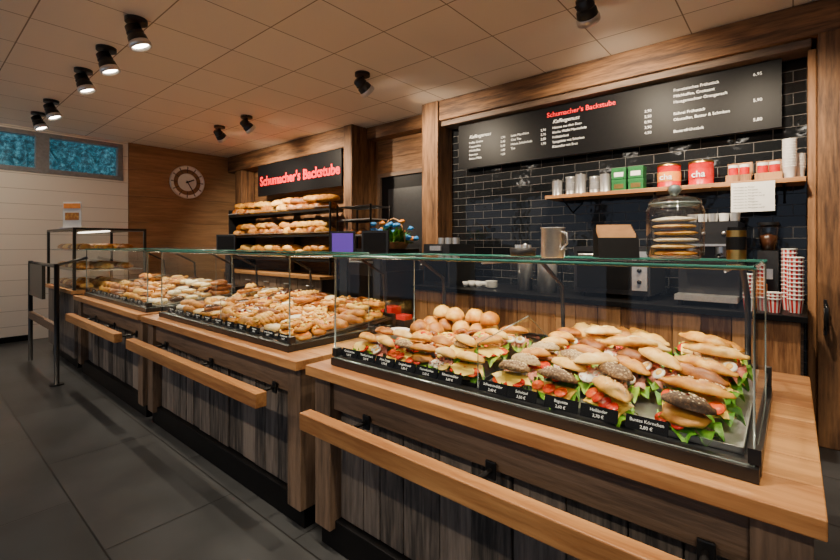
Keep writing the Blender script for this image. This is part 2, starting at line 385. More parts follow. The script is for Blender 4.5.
b.box(-4.715, -4.66, 4.58, 4.70, 0.001, 2.435, M_frameZ); b.box(-3.68, -3.625, 4.58, 4.70, 0.001, 2.435, M_frameZ); b.box(-4.66, -3.68, 4.58, 4.70, 2.38, 2.435, M_frame)
for z in (.25, 1.3): b.box(-4.52, -3.82, 4.612, 4.62, z, z + .9, M_plastic)
b.sweep([(-3.75, 4.62, 1.12), (-3.75, 4.58, 1.12), (-3.87, 4.58, 1.12)], 0.012, M_steel, 8)
b.fin('door_1')
b = MB(); b.box(-3.2, 2.9, 4.12, 4.38, 2.86, CEIL - .002, M_beamX); b.box(-3.2, 0.1, 4.16, 4.38, 2.80, 2.86, M_frame); b.fin('trim_1', bevel=.008)
b = MB(); b.box(-3.45, -3.205, 4.10, 4.40, 0, CEIL - .002, M_beamZ); b.fin('trim_2', bevel=.01)
b = MB(); b.box(0.13, 0.36, 4.10, 4.37, 0, 2.858, M_beamZ); b.box(0.08, 0.128, 4.2, 4.39, 0, 2.79, M_beamZ); b.fin('trim_3', bevel=.008)
b = MB(); b.box(-8.45, -4.95, 4.14, 4.42, 2.80, CEIL - .002, M_beamX); b.fin('trim_4', bevel=.01)
b = MB(); b.box(-8.2, -7.95, 4.16, 4.42, 0, 2.798, M_beamZ); b.fin('trim_5', bevel=.01)
b = MB(); b.box(-4.94, -4.76, 4.12, 4.59, 0, CEIL - .002, M_beamZ); b.fin('trim_6', bevel=.01)
b = MB(); b.box(-4.75, -3.46, 4.40, 4.59, 2.92, CEIL - .002, M_beamX); b.fin('trim_7', bevel=.008)
b = MB(); b.box(RX1, RX1 + .15, FY, 4.6, 0, CEIL, M_plaster); b.fin('wall_right')
b = MB(); b.box(FX, RX1, FY - .15, FY, 0, 0.45, M_plaster); b.box(FX, RX1, FY - .15, FY, 2.75, CEIL, M_plaster)
for i in range(6): x = FX + i * 2.25; b.box(x, x + .25, FY - .15, FY, 0.45, 2.75, M_plaster)
b.fin('wall_front')
b = MB(); b.box(FX + .001, FX + .018, FY, 1.2, 0, .08, M_blackm); b.fin('baseboard_left')

# ------------------------------------------------------------ ceiling spots
def spot(x, y, aim, power, cone=95):
    b = MB(); b.cyl(x, y, CEIL - .03, CEIL, 0.075, M_black)
    b.sweep([(x, y, CEIL - .02), (x, y, CEIL - .09)], 0.018, M_black, 8)
    c = Vector((x, y, CEIL - .12)); d = (Vector(aim) - c).normalized()
    Mx = T(c) @ d.to_track_quat('Z', 'Y').to_matrix().to_4x4() @ SC(1.12)
    b.lathe([(0, -.07), (.035, -.07), (.048, -.06), (.05, -.02), (.053, -.02), (.053, -.01), (.05, -.01), (.05, .0), (.058, .01), (.062, .045)], M_black, Mx)
    b.lathe([(.062, .045), (.068, .055), (.069, .085), (.060, .087), (.054, .06)], M_steel, Mx)
    b.lathe([(.054, .066), (0, .066)], M_lens, Mx, smooth=False)
    b.sweep([tuple(Mx @ Vector((.06, 0, -.02))), (x + .03, y, CEIL - .05), (x, y, CEIL - .04)], 0.008, M_black, 6)
    o = b.fin('ceiling_spotlight')
    l = bpy.data.lights.new('spot_light', 'SPOT'); l.energy = power; l.color = (1.0, 0.82, 0.59); l.spot_size = math.radians(cone); l.spot_blend = 0.8; l.shadow_soft_size = 0.04
    lo = bpy.data.objects.new('spot_light', l); bpy.context.scene.collection.objects.link(lo)
    lo.matrix_world = T(c + d * 0.115) @ d.to_track_quat('-Z', 'Y').to_matrix().to_4x4(); lo.parent = o
for x in (-7.46, -6.70): spot(x, 1.15, (x + .5, 1.9, 0.9), 140, 80)
for x in (-5.28, -4.54, -3.79): spot(x, 1.15, (x + .35, 1.85, 0.9), 140, 70)
for x in (-2.1, -1.35, -0.6, 0.1): spot(x, 0.9, (x - .05, 1.75, 0.9), 160, 75)
spot(-1.06, 2.97, (-1.2, 4.4, 1.9), 270, 112); spot(-3.27, 2.97, (-3.1, 4.4, 1.9), 270, 112); spot(-0.25, 2.97, (-0.3, 4.3, 1.3), 230, 100)
spot(-5.54, 2.97, (-5.4, 4.2, 1.9), 300, 112); spot(-6.31, 2.97, (-6.8, 4.2, 1.9), 280, 110)
spot(-6.9, -.4, (-8.5, .6, 1.5), 95, 110)  # unseen spot added to brighten the left wall
for x in (-5.0, -3.0, -1.2, 0.8): spot(x, -1.0, (x - .2, 1.1, 0.3), 100, 70)  # unseen row, added and aimed to brighten the counter fronts

# ------------------------------------------------------------ counters
def counter(x0, x1, y0=1.21, depth=1.27, zt=0.84):
    b = MB(); y1 = y0 + depth
    for i in range(8):
        ya = y0 + i * depth / 8; b.box(x0, x1, ya + .0005, ya + depth / 8 - .0005, zt - .045, zt, M_top)
    for xa in (x0 + .02, x1 - .13):
        b.box(xa, xa + .11, y0 + .04, y0 + .16, 0.10, zt - .046, M_frameZ)
    b.box(x0 + .131, x1 - .131, y0 + .06, y0 + .15, zt - .19, zt - .046, M_frame)
    xa = x0 + .131; xe = x1 - .131
    while xa < xe - .02:
        w = min(U(.10, .19), xe - xa)
        if xe - xa - w < .06: w = xe - xa
        b.box(xa + .002, xa + w - .002, y0 + .10 + U(0, .010), y0 + .15, .14, zt - .191, M_plank); xa += w
    b.box(x0 + .02, x0 + .06, y0 + .161, y1 - .04, .1, zt - .046, M_plank); b.box(x1 - .06, x1 - .02, y0 + .161, y1 - .04, .1, zt - .046, M_plank)
    b.box(x0 + .06, x1 - .06, y1 - .08, y1 - .05, .1, zt - .046, M_frame)
    b.box(x0 + .03, x1 - .03, y0 + .07, y1 - .07, 0, .138, M_blackm)
    return b.fin('bakery_counter', bevel=.003)
counter(-1.723, 0.054); counter(-3.88, -1.80); counter(-5.98, -3.95)
def rail(x0, x1, y=1.08, z=0.675):
    b = MB(); b.box(x0, x1, y - .028, y + .028, z - .034, z + .036, M_top)
    for x in ([x0 + .18, (x0 + x1) / 2, x1 - .18]):
        b.sweep([(x, y + .02, z - .02), (x, 1.26, z - .02)], .010, M_black, 8); b.box(x - .02, x + .02, 1.252, 1.262, z - .05, z + .01, M_black)
    b.fin('wooden_handrail', bevel=.005)
rail(-1.54, 0.02); rail(-3.69, -1.88); rail(-5.5, -3.96)

KS = .085
def zs(y): return .864 + (y - 1.33) * KS
AN = math.degrees(math.atan(KS)); SL = RX(AN)
TM = T((0, 1.375, zs(1.375))) @ RX(AN) @ T((0, -1.375, 0))
def case(x0, x1, yb=1.86, zt=1.34, divs=(), name='glass_display_case'):
    y0 = 1.30; zb = 0.875; b = MB()
    b.box(x0 - .01, x1 + .01, y0 - .015, y0 + .03, .842, zb, M_black)
    b.box(x0 - .01, x1 + .01, 2.06, 2.09, .842, .945, M_black)
    for x in (x0, x1): b.box(x - .01, x + .012, y0 + .03, 2.06, .842, zb, M_black)
    s = [(x0, y0 + .03, .862), (x1, y0 + .03, .862), (x1, 2.06, zs(2.06) - .002), (x0, 2.06, zs(2.06) - .002)]
    b.add(s + [(p[0], p[1], p[2] - .012) for p in s], [(0, 1, 2, 3), (4, 7, 6, 5), (0, 4, 5, 1), (2, 6, 7, 3), (0, 3, 7, 4), (1, 5, 6, 2)], M_plastic)
    pane(b, (x0, y0, zb), (x1, y0, zb), (x1, y0, zt), (x0, y0, zt))
    z = zt + .004
    b.quad((x0, y0 - .01, z), (x1, y0 - .01, z), (x1, yb, z), (x0, yb, z), M_glass)
    L = [(x0, y0 - .01, z), (x1, y0 - .01, z), (x1, yb, z), (x0, yb, z)]
    for i in range(4): b.sweep([L[i], L[(i + 1) % 4]], .0055, M_gedge, 6)
    for x in (x0, x1): pane(b, (x, y0 + .005, zb), (x, yb, zb), (x, yb, zt), (x, y0 + .005, zt))
    for x in divs: pane(b, (x, y0 + .05, .88), (x, 2.0, .935), (x, 1.75, 1.09), (x, y0 + .05, 1.04), .0022)
    n = max(1, int((x1 - x0) / .7))
    for i in range(n + 1):
        x = x0 + .06 + (x1 - x0 - .12) * i / n
        b.sweep([(x, 2.07, .90), (x, 2.05, 1.20), (x, 1.80, 1.335)], .010, M_black, 8)
        b.sweep([(x, 1.80, 1.332), (x, y0 + .04, 1.332)], .004, M_alu, 6)
    b.box(x0 + .01, x1 - .01, 1.80, 1.845, 1.318, 1.336, M_black); b.box(x0 + .03, x1 - .03, 1.808, 1.837, 1.3165, 1.3178, M_added_led)  # housing and glowing strip added with the food lamp
    for x in (x0, x1): b.box(x - .012, x + .014, y0 - .006, y0 + .03, .882, .918, M_black)
    o = b.fin(name)
    l = bpy.data.lights.new('added_food_lamp', 'AREA'); l.shape = 'RECTANGLE'; l.size = x1 - x0 - .1; l.size_y = .03; l.energy = 7; l.color = (1, .86, .64)  # area lamp added under the case top to brighten the food
    lo = bpy.data.objects.new('added_food_lamp', l); bpy.context.scene.collection.objects.link(lo)
    lo.location = ((x0 + x1) / 2, 1.815, 1.314); lo.rotation_euler = (math.radians(-12), 0, 0); lo.parent = o
    return o
case(-1.62, -0.07, divs=(-.87,)); case(-3.72, -1.99, divs=(-2.85,)); case(-5.85, -4.02, divs=(-4.9,))
# --- filled rolls and baguettes
b = MB()
tray(b, -.845, -.095, 1.375, 2.03, .0, TM, M_alu, .018)
for j in range(7):
    y = 1.435 + j * .088
    for i, (x, L, W, a0) in enumerate([(-.765, .060, .050, 0), (-.615, .072, .050, -12)]):
        tp = C_dark if (i == 0 and j in (0, 1, 3)) or (i == 1 and j in (0, 2)) else R.choice([C_gold, C_gold, C_brown])
        sandwich(b, T((x + U(-.01, .01), y, zs(y) + .008 + (.012 if i and j else 0))) @ SL @ RZ(a0 + U(-25, 25)), L, W, (i * 2 + j) % 5, tp)
for j in range(7):
    y = 1.435 + j * .090
    for i, x in enumerate((-.43, -.22)):
        a = (-32 if i == 0 else -20) + U(-12, 12)
        dark = (j == 0 and i == 1) or (j == 1 and i == 0)
        sandwich(b, T((x + U(-.015, .015), y, zs(y) + .010 + (.020 if j else .0) + (.008 * i if j > 1 else 0))) @ SL @ RZ(a) @ RX(12), U(.088, .108) if not dark else .075, .037 if not dark else .046, [1, 0, 4, 2][(j * 2 + i) % 4] if j else 2 + i, C_dark if dark else [C_gold, C_pale, C_gold, C_brown][(j + i) % 4], -22, 2.5)
for (x, y, h, a, L, W) in [(-.52, 1.55, .048, 40, .075, .045), (-.33, 1.62, .068, -45, .105, .036), (-.19, 1.75, .075, -10, .09, .036), (-.47, 1.77, .06, 15, .10, .036), (-.24, 1.90, .070, -30, .10, .036), (-.60, 1.88, .055, 25, .075, .05)]:
    sandwich(b, T((x, y, zs(y) + h)) @ SL @ RZ(a) @ RX(12), L, W, R.choice([0, 1, 4]), C_gold if R.random() < .7 else C_pale, -22, 2.5)
for x in (-.70, -.53): blob(b, T((x, 2.0, zs(2.0) + .05)) @ RZ(U(-20, 20)), .085, .045, .055, C_gold, .4, 18, 9, .05, 1, 2)
b.fin('filled_roll_display')
b = MB()
tray(b, -1.60, -.895, 1.375, 2.03, .0, TM, M_black, .015)
for j in range(2):
    y = 1.43 + j * .085
    for i in range(6):
        x = -1.54 + i * .116 + j * .03
        if x > -.93: continue
        sandwich(b, T((x, y, zs(y) + .008 + (.012 if j else 0))) @ SL @ RZ(U(-45, 25)), .064 if i % 2 else .052, .043, (i + j) % 5, [C_gold, C_brown, C_gold, C_pale, C_dark][(i * 2 + j) % 5], -24)
for (x, y, h, a) in ((-1.03, 1.50, .05, -30), (-.97, 1.60, .03, 50), (-1.0, 1.70, .03, -20), (-.96, 1.79, .03, 20)):
    sandwich(b, T((x, y, zs(y) + h)) @ SL @ RZ(a), .066, .042, R.randint(0, 4), C_gold, -24)
b.fin('small_sandwich_display')
b = MB()
for j in range(4):
    y = 1.605 + j * .105
    for i in range(5):
        x = -1.45 + i * .112 + (j % 2) * .03
        if x > -1.04 or (j > 1 and i < 2): continue
        z = zs(y) + .012 + U(0, .012)
        if (i + j) % 3 == 1: pretzel(b, T((x, y, z + .01)) @ SL @ RZ(U(-40, 40)) @ RX(14), .9)
        elif (i + j) % 3 == 2: slab(b, T((x, y, z)) @ SL @ RZ(U(-40, 40)) @ RX(8), .062, .044, .014, C_gold, C_pizza, [C_tom, C_cheese, C_lett])
        else: pizza(b, T((x, y, z)) @ SL @ RX(U(0, 12)), .062)
for (x, y) in ((-1.25, 1.66), (-1.12, 1.80), (-1.36, 1.62)): pizza(b, T((x, y, zs(y) + .045)) @ SL @ RX(14) @ RY(U(-12, 12)), .062)
b.fin('savoury_pastry_display')
b = MB()
for j in range(3):
    for i in range(4):
        y = 1.80 + j * .095; x = -1.53 + i * .104
        if i > 1 and j == 0: continue
        blob(b, T((x, y, zs(y) + .012)), .052, .052, .055, C_gold if (i + j) % 2 else C_brown, .4, 16, 9, .05)
for i in range(4): blob(b, T((-1.48 + i * .106, 1.94 - .03 * (i % 2), zs(1.93) + .075)), .052, .052, .052, C_gold, .4, 16, 9, .05)
b.fin('round_bun_display')
b = MB(); Mx = T((-1.555, 1.665, zs(1.665) + .012))
b.lathe([(0, 0), (.03, 0), (.05, .03), (.056, .055), (.052, .055), (.046, .03), (0, .012)], M_white, Mx)
for _ in range(14): a = U(0, 6.28); q = U(0, .032); blob(b, Mx @ T((q * math.cos(a), q * math.sin(a), .034)) @ RZ(U(0, 90)), .014, .010, .009, R.choice([C_tom, C_ham, C_cheese]), .9, 8, 5)
b.fin('salad_bowl')
# --- sweet pastries
def pastry(b, t, M):
    if t == 0: slab(b, M, .048, .036, .013, C_pale, C_ice)
    elif t == 1: danish(b, M, .052, R.choice([C_ice, C_jam, C_apri]))
    elif t == 2: croissant(b, M, .9, R.choice([C_gold, C_brown]))
    elif t == 3: twist(b, M @ RZ(70), .062, C_gold)
    elif t == 4: slab(b, M, .060, .034, .012, C_gold, C_pale, [C_brown, C_apri, C_gold])
    elif t == 5: pizza(b, M, .052)
    elif t == 6: blob(b, M, .05, .042, .04, C_gold, .4, 16, 8, .06, 1, 1)
    elif t == 7: slab(b, M, .036, .05, .016, C_brown, C_choc)
    elif t == 8: slab(b, M @ RZ(-20), .082, .034, .013, C_gold, C_pizza, [C_cheese, C_brown, C_cheese])
    elif t == 9: slab(b, M, .046, .046, .014, C_gold, C_apri, [C_jam, C_ice])
    elif t == 10: pretzel(b, M, .75)
    elif t == 11: loaf(b, M, .09, .032, .032, C_brown, 3)
    elif t == 12:
        P = [(.032 * math.cos(k * math.pi / 8), .032 * math.sin(k * math.pi / 8), .018) for k in range(16)]; b.sweep(P, .017, R.choice([C_choc, C_brown, C_ice]), 10, M, True)
b = MB()
for k in range(3):
    x0 = -3.68 + k * .56; tray(b, x0, x0 + .545, 1.375, 2.03, 0, TM, M_alu, .015)
front = [12, 2, 0, 7, 1, 2, 9, 2, 3, 0, 8, 8]; back = [6, 7, 0, 1, 12, 9, 3, 10, 0, 4, 10, 8]; mid = [0, 1, 2, 7, 9, 1, 0, 3, 4, 8, 4, 11]
for i in range(12):
    for j in range(6):
        x = -3.62 + i * .140; y = 1.435 + j * .112
        t = (front if j < 2 else mid if j < 4 else back)[i]
        pastry(b, t, T((x + U(-.008, .008), y, zs(y) + .01 + U(0, .006))) @ SL @ RZ(U(-18, 18)) @ RX(U(-5, 5)) @ SC(1.22))
        if (i * 7 + j * 3) % 5 < 3: pastry(b, t, T((x + U(-.02, .02), y + .03, zs(y) + .045)) @ SL @ RZ(U(-40, 40)) @ RY(U(-10, 10)) @ SC(1.15))
        if j == 5 or (j == 4 and i % 2): pastry(b, t, T((x + U(-.02, .02), y - .02, zs(y) + .08)) @ SL @ RZ(U(-40, 40)) @ SC(1.15))
b.fin('sweet_pastry_display')
b = MB()
for k in range(3):
    x0 = -5.81 + k * .59; tray(b, x0, x0 + .57, 1.375, 2.03, 0, TM, M_alu, .015)
for i in range(12):
    for j in range(5):
        x = -5.74 + i * .146; y = 1.44 + j * .128; t = (6, 11, 7, 2, 1, 12, 0, 10)[(i // 2 + j // 2) % 8]
        pastry(b, t, T((x + U(-.01, .01), y, zs(y) + .01)) @ SL @ RZ(U(-20, 20)) @ SC(1.25))
        if R.random() < .65: pastry(b, t, T((x + U(-.02, .02), y + .03, zs(y) + .055)) @ SL @ RZ(U(-40, 40)) @ SC(1.2))
        if j > 2 and R.random() < .6: pastry(b, t, T((x + U(-.02, .02), y, zs(y) + .10)) @ SL @ RZ(U(-40, 40)) @ SC(1.2))
b.fin('bread_roll_display')
# --- price tags
names = ['Käsebrötchen', 'Thunfisch-Snack', 'Pizza-Zunge', 'Laugenbrezel', 'Flammkuchen', 'Schwarzwälder', 'Schnitzel', 'Baguette', 'Holländer', 'Buntes Körnchen', 'Käsebaguette']
root = empty('price_tag_row'); b = MB()
def tag(x, y, z, w, h, nm, pr, ts=.0125):
    b.box(-w / 2, w / 2, -.002, .002, 0, h, M_blackm, T((x, y, z)) @ RX(-18))
    b.box(-w / 2 + .01, w / 2 - .01, 0, .014, 0, .004, M_blackm, T((x, y, z)))
    s = math.sin(math.radians(18)); c = math.cos(math.radians(18))
    for k, (t_, sz, f) in enumerate(((nm, ts, .60), (pr + ' €', ts, .18))):
        text(t_, (x, y - .0035 + s * h * f, z + c * h * f), sz, M_whitetxt, root, (72, 0, 0), 'CENTER', .0002)
for i, x in enumerate([-1.56, -1.445, -1.33, -1.215, -1.10, -.985]): tag(x, 1.332, .880, .108, .036, names[i], '%d,%d0' % (1 + i % 3, 5 + i % 4))
for i, x in enumerate([-.80, -.69, -.555, -.44, -.31]): tag(x, 1.332, .880, .108, .038, names[(i + 5)], '%d,%d0' % (2 + i % 2, 4 + i))
for i in range(11): tag(-3.62 + i * .152, 1.332, .880, .11, .034, names[i], '1,%d0' % (i % 9))
for i in range(9): tag(-5.72 + i * .20, 1.332, .880, .12, .034, names[i], '1,%d0' % (i))
b.fin('tag_plates', root)

# ------------------------------------------------------------ things on top of the glass
zt = 1.352
b = MB(); Mx = T((-.293, 1.62, zt))
b.lathe([(0, .004), (.072, .004), (.082, .014), (.084, .15), (.078, .168), (.070, .175)], M_jar, Mx, 36)
b.lathe([(.070, .001), (.074, .006), (.070, .009), (.06, .005)], M_gthin, Mx, 32)
b.lathe([(.070, .172), (.076, .174), (.076, .180), (.070, .181)], M_gthin, Mx, 32)
b.lathe([(.076, .181), (.07, .192), (.03, .203), (.012, .206), (.012, .214), (.022, .222), (.020, .236), (0, .242)], M_jar, Mx, 32)
b.lathe([(.010, .206), (.016, .214), (.020, .226), (.013, .238), (0, .241)], M_gthin, Mx, 16)
for i in range(6): blob(b, Mx @ T((U(-.004, .004), U(-.004, .004), .010 + i * .0215)), .064, .064, .011, [C_gold, C_pale, C_ice][i % 3], .7, 20, 7, .04)
b.fin('cookie_jar')
b = MB(); Mx = T((-.652, 1.50, zt))
b.lathe([(0, 0), (.038, 0), (.041, .004), (.041, .102), (.044, .105), (.039, .107), (.038, .10), (.038, .01), (0, .008)], M_steel, Mx, 32)
b.lathe([(.039, .104), (.02, .106), (0, .106)], M_black, Mx, 24)
b.sweep([(.041, 0, .09), (.062, 0, .085), (.065, 0, .05), (.041, 0, .03)], .004, M_steel, 8, Mx @ RZ(-20))
b.fin('steel_pitcher')
b = MB(); Mx = T((-.475, 1.62, zt)) @ RZ(30)
b.add([(-.065, -.05, 0), (.065, -.05, 0), (.065, .05, 0), (-.065, .05, 0), (-.065, -.035, .07), (.065, -.035, .07), (.065, .05, .115), (-.065, .05, .115)],
      [(0, 3, 2, 1), (0, 1, 5, 4), (1, 2, 6, 5), (2, 3, 7, 6), (3, 0, 4, 7)], M_blackm, False, Mx)
for i in range(5): b.box(-.058, .058, -.03 + i * .014, -.028 + i * .014, .01, .085 + i * .008, M_kraft, Mx)
b.fin('paper_bag_holder')
b = MB(); Mx = T((-.83, 1.62, zt)); b.lathe([(0, 0), (.05, 0), (.052, .03), (.048, .032), (.046, .008), (0, .006)], M_plastic, Mx)
for i in range(8): a = i * .8; b.cyl(-.83 + .025 * math.cos(a), 1.62 + .025 * math.sin(a), zt + .008, zt + .045, .009, M_steel, 10)
b.fin('creamer_dish')
b = MB(); b.cyl(-.135, 1.68, zt, zt + .09, .026, M_gold); b.cyl(-.135, 1.68, zt + .03, zt + .07, .0265, M_blackm); b.cyl(-.135, 1.68, zt + .09, zt + .10, .023, M_blackm); b.fin('tea_tin')

# ------------------------------------------------------------ back counter
b = MB(); b.box(-3.18, 0.07, 3.60, 4.38, .91, .95, M_blackm)
n = 18
for i in range(n): w = 3.2 / n; b.box(-3.16 + i * w, -3.16 + (i + 1) * w - .004, 3.64, 3.67, .1, .909, M_oldwood)
b.box(-3.16, .05, 3.67, 4.36, .1, .909, M_frame); b.box(-3.1, 0, 3.72, 4.3, 0, .1, M_blackm)
b.fin('back_counter', bevel=.003)
root = empty('coffee_machine'); b = MB(); cx = -.47
b.box(cx - .2, cx + .18, 3.85, 4.3, .99, 1.56, M_plastic); b.box(cx - .2, cx + .18, 3.72, 3.85, 1.38, 1.56, M_plastic); b.box(cx - .2, cx + .18, 3.70, 3.85, .99, 1.03, M_steel)
b.box(cx - .2, cx + .18, 3.715, 3.721, 1.385, 1.40, M_steel)
for dx in (-.1, .08):
    b.cyl(cx + dx, 3.78, 1.31, 1.38, .035, M_steel); b.sweep([(cx + dx, 3.78, 1.33), (cx + dx, 3.62, 1.32)], .012, M_black, 8)
for dx in (-.12, -.02, .1): b.lathe([(0, 0), (.012, 0), (.012, .008), (0, .008)], M_alu, T((cx + dx, 3.719, 1.475)) @ RX(90), 10)
for dx in (-.17, .15):
    for y in (3.76, 4.25): b.cyl(cx + dx, y, .951, .99, .02, M_black, 10)
for i in range(5): b.cyl(cx - .13 + i * .068, 4.0, 1.562, 1.63, .028, M_white if i % 2 else M_steel, 14, .034)
b.fin('machine_body', root)
b = MB(); b.box(-.20, -.08, 4.05, 4.30, .951, 1.35, M_plastic); b.lathe([(.04, 1.35), (.05, 1.38), (.062, 1.52), (.062, 1.54), (0, 1.54)], M_jar, T((-.14, 4.17, 0))); b.lathe([(0, 1.352), (.04, 1.352), (.055, 1.46), (0, 1.48)], C_choc, T((-.14, 4.17, 0))); b.cyl(-.14, 4.17, 1.54, 1.56, .064, M_black); b.box(-.17, -.11, 3.99, 4.05, 1.15, 1.22, M_steel)
b.fin('coffee_grinder')
def stripe_cups(name, x, y, z, n, r=.042, s=.02):
    b = MB()
    for k in range(n):
        z0 = z + k * s; NN = 20
        for j in range(NN):
            a0 = 2 * math.pi * j / NN; a1 = 2 * math.pi * (j + 1) / NN; r0 = r * .78
            vs = [(x + r0 * math.cos(a0), y + r0 * math.sin(a0), z0), (x + r0 * math.cos(a1), y + r0 * math.sin(a1), z0), (x + r * math.cos(a1), y + r * math.sin(a1), z0 + .09), (x + r * math.cos(a0), y + r * math.sin(a0), z0 + .09)]
            b.add(vs, [(0, 1, 2, 3)], M_red if j % 2 else M_white)
        b.lathe([(r, z0 + .086), (r + .004, z0 + .089), (r, z0 + .093), (r - .003, z0 + .089), (r * .95, z0 + .086)], M_white, T((x, y, 0)), 20)
    b.fin(name)
stripe_cups('striped_paper_cup_stack', .012, 3.78, .951, 11, s=.027); stripe_cups('striped_paper_cup_stack', -.095, 3.71, .951, 3, .04); stripe_cups('striped_paper_cup_stack', -.02, 3.92, .951, 13, s=.027)
stripe_cups('striped_paper_cup_stack', -.225, 3.70, .951, 7, .036, .026)
b = MB(); b.cyl(-.155, 3.66, .951, 1.05, .028, M_alu); b.cyl(-.155, 3.66, 1.05, 1.06, .025, M_alu); b.fin('drink_can')
b = MB(); b.cyl(-.17, 3.84, .951, 1.12, .035, M_orange); b.cyl(-.17, 3.84, 1.12, 1.17, .035, M_orange, 20, .014); b.cyl(-.17, 3.84, 1.17, 1.21, .014, M_red); b.fin('syrup_bottle')
b = MB(); b.box(-1.45, -.85, 3.78, 4.3, .99, 1.38, M_plastic); b.box(-1.42, -1.0, 3.765, 3.78, 1.03, 1.34, M_blackm); b.box(-.98, -.87, 3.765, 3.78, 1.03, 1.34, M_steel)
b.sweep([(-1.40, 3.75, 1.31), (-1.03, 3.75, 1.31)], .01, M_steel, 8)
for i in range(3): b.lathe([(0, 0), (.018, 0), (.016, .015), (0, .015)], M_black, T((-.925, 3.766, 1.1 + i * .09)) @ RX(90), 12)
for x in (-1.4, -.9):
    for y in (3.85, 4.25): b.cyl(x, y, .951, .99, .02, M_black, 8)
b.fin('countertop_oven')
for (x, y, r, h) in ((-1.75, 3.9, .09, .38), (-2.0, 3.95, .07, .46)):
    b = MB(); b.lathe([(0, 0), (r, 0), (r, h * .8), (r * .9, h * .85), (r * .3, h * .92), (r * .3, h * .97), (0, h)], M_steel, T((x, y, .951))); b.sweep([(r, 0, h * .7), (r + .05, 0, h * .65), (r + .05, 0, h * .3), (r, 0, h * .25)], .009, M_black, 8, T((x, y, .951))); b.fin('thermos_jug')
b = MB()
for i in range(6): b.lathe([(0, 0), (.04, 0), (.06, .012), (.062, .014), (.04, .006), (0, .005)], M_white, T((-2.35, 3.9, .951 + i * .012)))
for i in range(3):
    for j in range(2): b.lathe([(0, 0), (.022, 0), (.038, .055), (.035, .055), (.02, .006), (0, .006)], M_white, T((-2.6 + i * .08 - .03, 3.85 + j * .1, .951)))
b.fin('crockery_stack')
b = MB(); b.box(-3.1, -2.75, 3.72, 4.2, .951, 1.40, M_plastic); b.box(-3.07, -2.78, 3.705, 3.72, 1.0, 1.3, M_blackm); b.box(-3.0, -2.85, 3.70, 3.72, 1.33, 1.38, M_steel)
for i in range(3): b.cyl(-3.03 + i * .1, 3.95, 1.401, 1.47, .04, M_steel, 16)
b.fin('hot_water_dispenser')

# ------------------------------------------------------------ wall shelf with goods
b = MB(); b.box(-1.86, .07, 4.09, 4.395, 1.84, 1.875, M_top)
for x in (-1.7, -.9, -.05): b.sweep([(x, 4.39, 1.72), (x, 4.15, 1.83)], .008, M_black, 6)
b.fin('wall_shelf', bevel=.003)
def can(name, x, y, r, h, m1, m2=None, lid=M_steel, z=1.876):
    b = MB(); b.lathe([(0, 0), (r, 0), (r, .006), (r * .985, .008), (r * .985, h - .008), (r, h - .006), (r, h), (0, h)], m1, T((x, y, z)))
    if m2: b.lathe([(r * 1.002, h * .25), (r * 1.002, h * .7)], m2, T((x, y, z)))
    b.lathe([(r * 1.02, h - .004), (r * 1.02, h + .012), (0, h + .014)], lid, T((x, y, z))); return b.fin(name)
for i, x in enumerate((-1.78, -1.665, -1.55, -1.435, -1.32)):
    can('steel_canister', x, 4.2 + (i % 2) * .05, .048, .15 + (i % 3) * .02, M_steel, M_grey if i % 2 else None, M_steel if i % 2 else M_black)
for x, n in ((-1.19, 2), (-1.05, 2)):
    b = MB()
    for k in range(n):
        z = 1.876 + k * .105; b.box(x - .06, x + .06, 4.15, 4.26, z, z + .09, M_green); b.box(x - .062, x + .062, 4.148, 4.262, z + .075, z + .10, M_green); b.box(x - .04, x + .04, 4.1475, 4.15, z + .02, z + .06, M_white if k else M_gold)
    b.fin('tea_box')
for x in (-.80, -.57):
    o = can('coffee_tin', x, 4.2, .088, .18, M_red, M_orange if x < -.7 else M_red, M_gold)
    text('cha', (x - .055, 4.108, 1.935), .07, M_whitetxt, o, bold=.001)
b = MB()
for x in (-.40, -.22):
    for q in ((x, x + .16, 4.14, 4.15), (x, x + .16, 4.29, 4.30), (x, x + .01, 4.15, 4.29), (x + .15, x + .16, 4.15, 4.29)):
        b.box(*q, 1.876, 1.93 if q[2] < 4.28 else 2.04, M_oldwood)
    b.box(x + .01, x + .15, 4.15, 4.29, 1.876, 1.885, M_oldwood)
    for i in range(2):
        b.cyl(x + .045 + i * .07, 4.2, 1.886, 1.99, .032, M_red, 14); b.cyl(x + .045 + i * .07, 4.2, 1.99, 2.01, .033, M_white, 14)
b.fin('wooden_tea_crate')
b = MB()
for (x, n) in ((-.02, 11), (.03, 6)):
    for k in range(n): b.lathe([(.03, 0), (.042, .085), (.045, .088), (.042, .09), (.028, .003), (0, .003)], M_white, T((x, 4.2 + (.095 if x > 0 else 0), 1.876 + k * .02)), 18)
b.fin('paper_cup_stack')
b = MB(); b.box(-.36, -.10, 4.080, 4.084, 1.64, 1.86, M_white); o = b.fin('allergen_notice')
for i in range(8): text('Information zu Allergenen und Zusatz' [: 22 + i % 4 * 3], (-.345, 4.079, 1.82 - i * .022), .014, M_blackm, o, ext=.0002)

